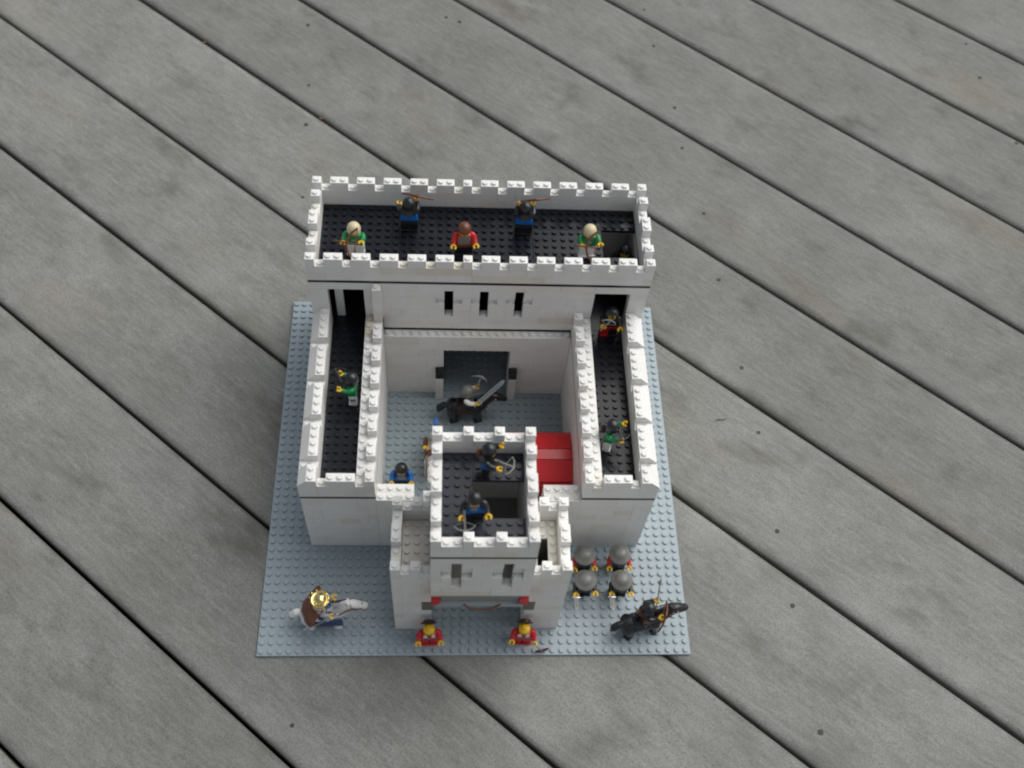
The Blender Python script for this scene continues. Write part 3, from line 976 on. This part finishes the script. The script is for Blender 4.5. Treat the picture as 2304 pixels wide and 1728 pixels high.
# four soldiers in kettle hats
for (x, y, tm, am, lab) in ((36.2, 10.2, 'black', 'red', 'grey hatted soldier with red sleeves, rear row, beside the right gate turret'),
                            (40.25, 10.3, 'black', 'red', 'grey hatted soldier with red sleeves, rear row, nearest the baseplate edge'),
                            (36.1, 7.2, 'black', 'black', 'grey hatted soldier in black, front row, beside the right gate turret'),
                            (40.2, 7.2, 'black', 'black', 'grey hatted soldier in black, front row, nearest the baseplate edge')):
    f = figure(lab, (x, y, 0), random.uniform(-4, 4), tm, am, 'black', 'black', ('kettle', 'grey'), al=30 if y > 9 else 46, ar=30 if y > 9 else 46, splay=12, group='soldiers in grey brimmed helmets')
    if y < 9:
        sword('short silver sword of the front soldier ' + ('beside the right gate turret' if x < 38 else 'nearest the baseplate edge'), f.arm[-1][0], (-.02, -.5, .1), (1, 0, 0), 'chrome', 2.1, .55)

# ---------------------------------------------------------------- toy horses
def horse_mesh():
    mb = MB()
    body = [(-.95, 2.65), (-.65, 2.7), (-.1, 2.62), (.8, 2.45), (1.8, 2.4), (2.6, 2.55), (3.15, 2.9), (3.6, 3.5), (4.0, 4.15), (4.35, 4.65), (4.75, 4.9)]
    br = [(.4, .4), (.85, .75), (1.02, .92), (1.0, .88), (1.0, .9), (1.02, .96), (.9, .92), (.68, .82), (.6, .7), (.54, .6), (.46, .46)]
    mb.tube([(x, 0, z) for x, z in body], br, 16)
    head = [(4.05, 4.75), (4.5, 4.82), (5.05, 4.68), (5.65, 4.42), (6.1, 4.2), (6.36, 4.06)]
    mb.tube([(x, 0, z) for x, z in head], [(.4, .38), (.56, .55), (.54, .52), (.44, .42), (.44, .4), (.3, .28)], 14)
    for sy in (-1, 1):
        mb.tube([(4.35, sy * .32, 5.1), (4.32, sy * .38, 5.65)], [.18, .06], 8)
        mb.tube([(-.25, sy * .5, 2.6), (-.35, sy * .58, 1.75), (.12, sy * .62, 1.05), (-.02, sy * .62, .35), (-.02, sy * .62, 0)], [.72, .62, .45, .5, .6], 12)
        mb.tube([(2.75, sy * .5, 2.5), (2.85, sy * .58, 1.5), (2.95, sy * .62, .9), (2.95, sy * .62, .35), (2.95, sy * .62, 0)], [.66, .52, .44, .5, .6], 12)
    mb.tube([(-.75, 0, 3.0), (-1.35, 0, 2.85), (-1.85, 0, 2.2), (-2.05, 0, 1.4)], [.3, .44, .46, .2], 10)
    mb.tube([(2.9, 0, 3.75), (3.35, 0, 4.4), (3.75, 0, 5.0), (4.2, 0, 5.4), (4.6, 0, 5.25)], [(.2, .24), (.24, .3), (.24, .3), (.2, .26), (.12, .14)], 8)
    me = mb.mesh('horse_body', M['black'])
    o = bpy.data.objects.new('tmp', me); COL.objects.link(o)
    md = o.modifiers.new('r', 'REMESH'); md.mode = 'VOXEL'; md.voxel_size = .085 * S
    sm_ = o.modifiers.new('s', 'SMOOTH'); sm_.factor = .5; sm_.iterations = 3
    dg = bpy.context.evaluated_depsgraph_get()
    me2 = bpy.data.meshes.new_from_object(o.evaluated_get(dg))
    bpy.data.objects.remove(o, do_unlink=True)
    me2.polygons.foreach_set('use_smooth', [True] * len(me2.polygons))
    return me2
HORSE = horse_mesh()
def horse(label, pos, rot, mat, saddle, bridle, group='toy horses', barding=None):
    """rot: direction of the head in degrees from +X"""
    t = thing('toy_horse', label, 'toy horse', W(*pos), R(rot), group)
    me = HORSE.copy(); me.materials.clear(); me.materials.append(M[mat])
    link('horse_body', me, t)
    mb = MB()
    prof = [(math.cos(R(a)) * 1.12, 2.45 + math.sin(R(a)) * 1.03) for a in range(-20, 201, 20)]
    inn = [(p[0] * .9, 2.45 + (p[1] - 2.45) * .9) for p in prof]
    mb.prism(prof + inn[::-1], .25, 2.15, 'x'); mb.cbox(.2, -.55, 3.3, .5, .55, 3.75, .06)
    mb.build('saddle', M[saddle], t, smooth=40)
    mb = MB()
    for sy in (-1, 1):
        mb.tube([(5.75, sy * .48, 4.4), (4.75, sy * .6, 4.72), (4.2, sy * .66, 4.4), (3.4, sy * .82, 3.7), (2.3, sy * .6, 3.6)], .07, 6)
        mb.tube([(4.75, sy * .6, 4.72), (4.6, sy * .3, 5.3)], .06, 6)
    mb.tube([(5.75, .48, 4.4), (5.85, .0, 4.84), (5.75, -.48, 4.4), (5.65, 0, 3.96), (5.75, .48, 4.4)], .06, 6)
    mb.build('bridle', M[bridle], t, smooth=60)
    for sy in (-1, 1):
        mb = MB(); mb.lathe([(.09, 0), (.07, .04), (.02, .06)], 10)
        mb.v = [(4.95 + a, sy * (.54 + c), 4.82 + b) for a, b, c in mb.v]
        mb.build('eye', M['black' if mat != 'black' else 'white'], t, smooth=60)
    if barding:
        for sy in (-1, 1):
            for i, (mt, x0, x1, z0, z1) in enumerate(barding):
                mb = MB(); mb.cbox(x0, min(sy * 1.02, sy * 1.16) - .01 * i, z0, x1, max(sy * 1.02, sy * 1.16) + .012 * i, z1, .03)
                mb.build('barding', M[mt], t)
    return t
# courtyard: black horse with the grey helmeted knight
horse('black toy horse with reddish brown saddle in front of the keep door', (21.4, 30.5, 0), 2, 'black', 'dbrown', 'dbrown')
f = figure('grey helmeted knight with white sleeves riding the black courtyard horse', (22.9, 30.5, 1.95), 86, 'black', 'white', 'black', 'black', ('helm', 'grey'), al=88, ar=52, sit=True, splay=14)
sword('long silver sword of the courtyard knight', f.arm[-1][0], (.75, .45, .55), (.5, -.7, .2), 'lgrey', 4.4, .62)
t = thing('war_pick', 'grey war pick in the left hand of the courtyard knight', 'pick', (0, 0, 0))
mb = MB(); mb.tube([(0, 0, -.9), (0, 0, 1.6)], .1, 8); mb.build('shaft', M['ogrey'], t, smooth=60)
mb = MB(); mb.tube([(-1.1, 0, 1.15), (-.4, 0, 1.5), (.1, 0, 1.58), (.9, 0, 1.2)], [.04, .12, .15, .04], 8); mb.build('pick_head', M['ogrey'], t, smooth=60)
place(t, f.arm[1][0], (.25, .35, .8), (1, -.2, 0))
# white horse mostly hidden behind the gatehouse
horse('white toy horse mostly hidden behind the left rear corner of the gatehouse', (19.1, 25.4, 0), -94, 'white', 'brown', 'brown')
f = figure('rider with blue plume mostly hidden behind the gatehouse', (19.0, 24.2, 1.95), -4, 'white', 'brown', 'brown', 'white', ('helm', 'lgrey'), al=30, ar=70, sit=True, quiver='brown', splay=22)
mb = MB(); mb.tube([(0, .2, 4.9), (.1, .5, 5.6), (.12, 1.0, 6.0), (.1, 1.5, 5.9)], [.12, .2, .2, .1], 8); mb.build('plume', M['blue'], f.o, smooth=60)
# king
horse('white toy horse with blue and gold barding at the front left of the baseplate', (5.7, 4.0, 0), 2, 'white', 'white', 'brown',
      barding=[('dblue', .4, 2.3, 1.2, 2.6), ('dblue', 2.4, 3.6, 1.2, 3.0), ('string', 2.5, 3.5, 1.9, 2.15), ('string', .5, 2.2, 1.5, 1.66)])
f = figure('crowned king in blue with a brown cape riding the white horse', (7.2, 4.0, 1.95), 84, 'blue', 'lgrey', 'dblue', 'dblue', ('crown', 'gold'), al=30, ar=36, sit=True, cape='brown', capew=1.7, hood='tan')
sword('silver sword held low by the king', f.arm[-1][0] + Vector((.2, 0, .1)), (-.85, -.3, -.32), (0, 0, 1), 'chrome', 3.6, .42)
# black rider
horse('black toy horse with reddish brown saddle at the front right corner of the baseplate', (41.0, 2.7, 0), 12, 'black', 'dgrey', 'dbrown')
f = figure('black hooded rider with brown quiver on the front right black horse', (42.5, 3.1, 1.95), 98, 'brown', 'black', 'brown', 'black', ('coif', 'black'), al=80, ar=66, sit=True, quiver='brown', splay=12)
bow('brown bow held by the black rider at the front right corner', f.arm[-1][0] + Vector((.25, .1, .1)), (.3, .9, .25), (.2, -.35, .9))
t = thing('spear', 'thin grey spear upright in the left hand of the front right rider', 'spear', (0, 0, 0))
mb = MB(); mb.tube([(0, 0, -1.2), (0, 0, 2.2)], .08, 8); mb.build('shaft', M['ogrey'], t, smooth=60)
mb = MB(); mb.tube([(0, 0, 2.1), (0, 0, 2.3), (0, 0, 2.9)], [.09, .17, .02], 8); mb.build('spear_tip', M['ogrey'], t, smooth=60)
place(t, f.arm[1][0], (.05, .55, .75))

# ---------------------------------------------------------------- bits lying on the deck
def on_deck(u, v):
    d = cam.rotation_euler.to_matrix() @ Vector(((u - 1152) / 2360.0, -(v - 864) / 2360.0, -1))
    p = cam.location + d * (-cam.location.z / d.z)
    return Vector((p.x, p.y, 0.0))
M['leaf'] = plastic('dry_leaf', (0.30, 0.11, 0.03, 1), 0.7)
for (u, v, a, lab) in ((459, 96, 20, 'tiny orange leaf fragment on the deck near the upper left corner'), (722, 267, -35, 'tiny orange leaf fragment on the deck beside the gap above the keep')):
    mb = MB()
    vs = [(-.55, 0, .05), (-.2, .22, .12), (.3, .16, .2), (.6, 0, .1), (.25, -.2, .16), (-.25, -.16, .08)]
    vs += [(x, y, z - .04) for x, y, z in vs]
    mb.add(vs, [(0, 1, 2, 3, 4, 5), (11, 10, 9, 8, 7, 6)] + [(i, (i + 1) % 6, 6 + (i + 1) % 6, 6 + i) for i in range(6)])
    o = mb.build('leaf_fragment', M['leaf'])
    o.scale = (.6, .6, .6); o.location = on_deck(u, v); o.rotation_euler = (0, 0, R(a)); tag(o, lab, 'leaf', 'dry leaf bits on the deck')
mb = MB(); mb.tube([(-.7, 0, .08), (-.2, .05, .1), (.3, -.03, .09), (.75, .06, .08)], [.04, .06, .06, .03], 6)
o = mb.build('twig', M['dbrown'], smooth=60); o.location = on_deck(1622, 945); o.rotation_euler = (0, 0, R(6))
tag(o, 'small dark twig lying on the deck to the right of the castle', 'twig')
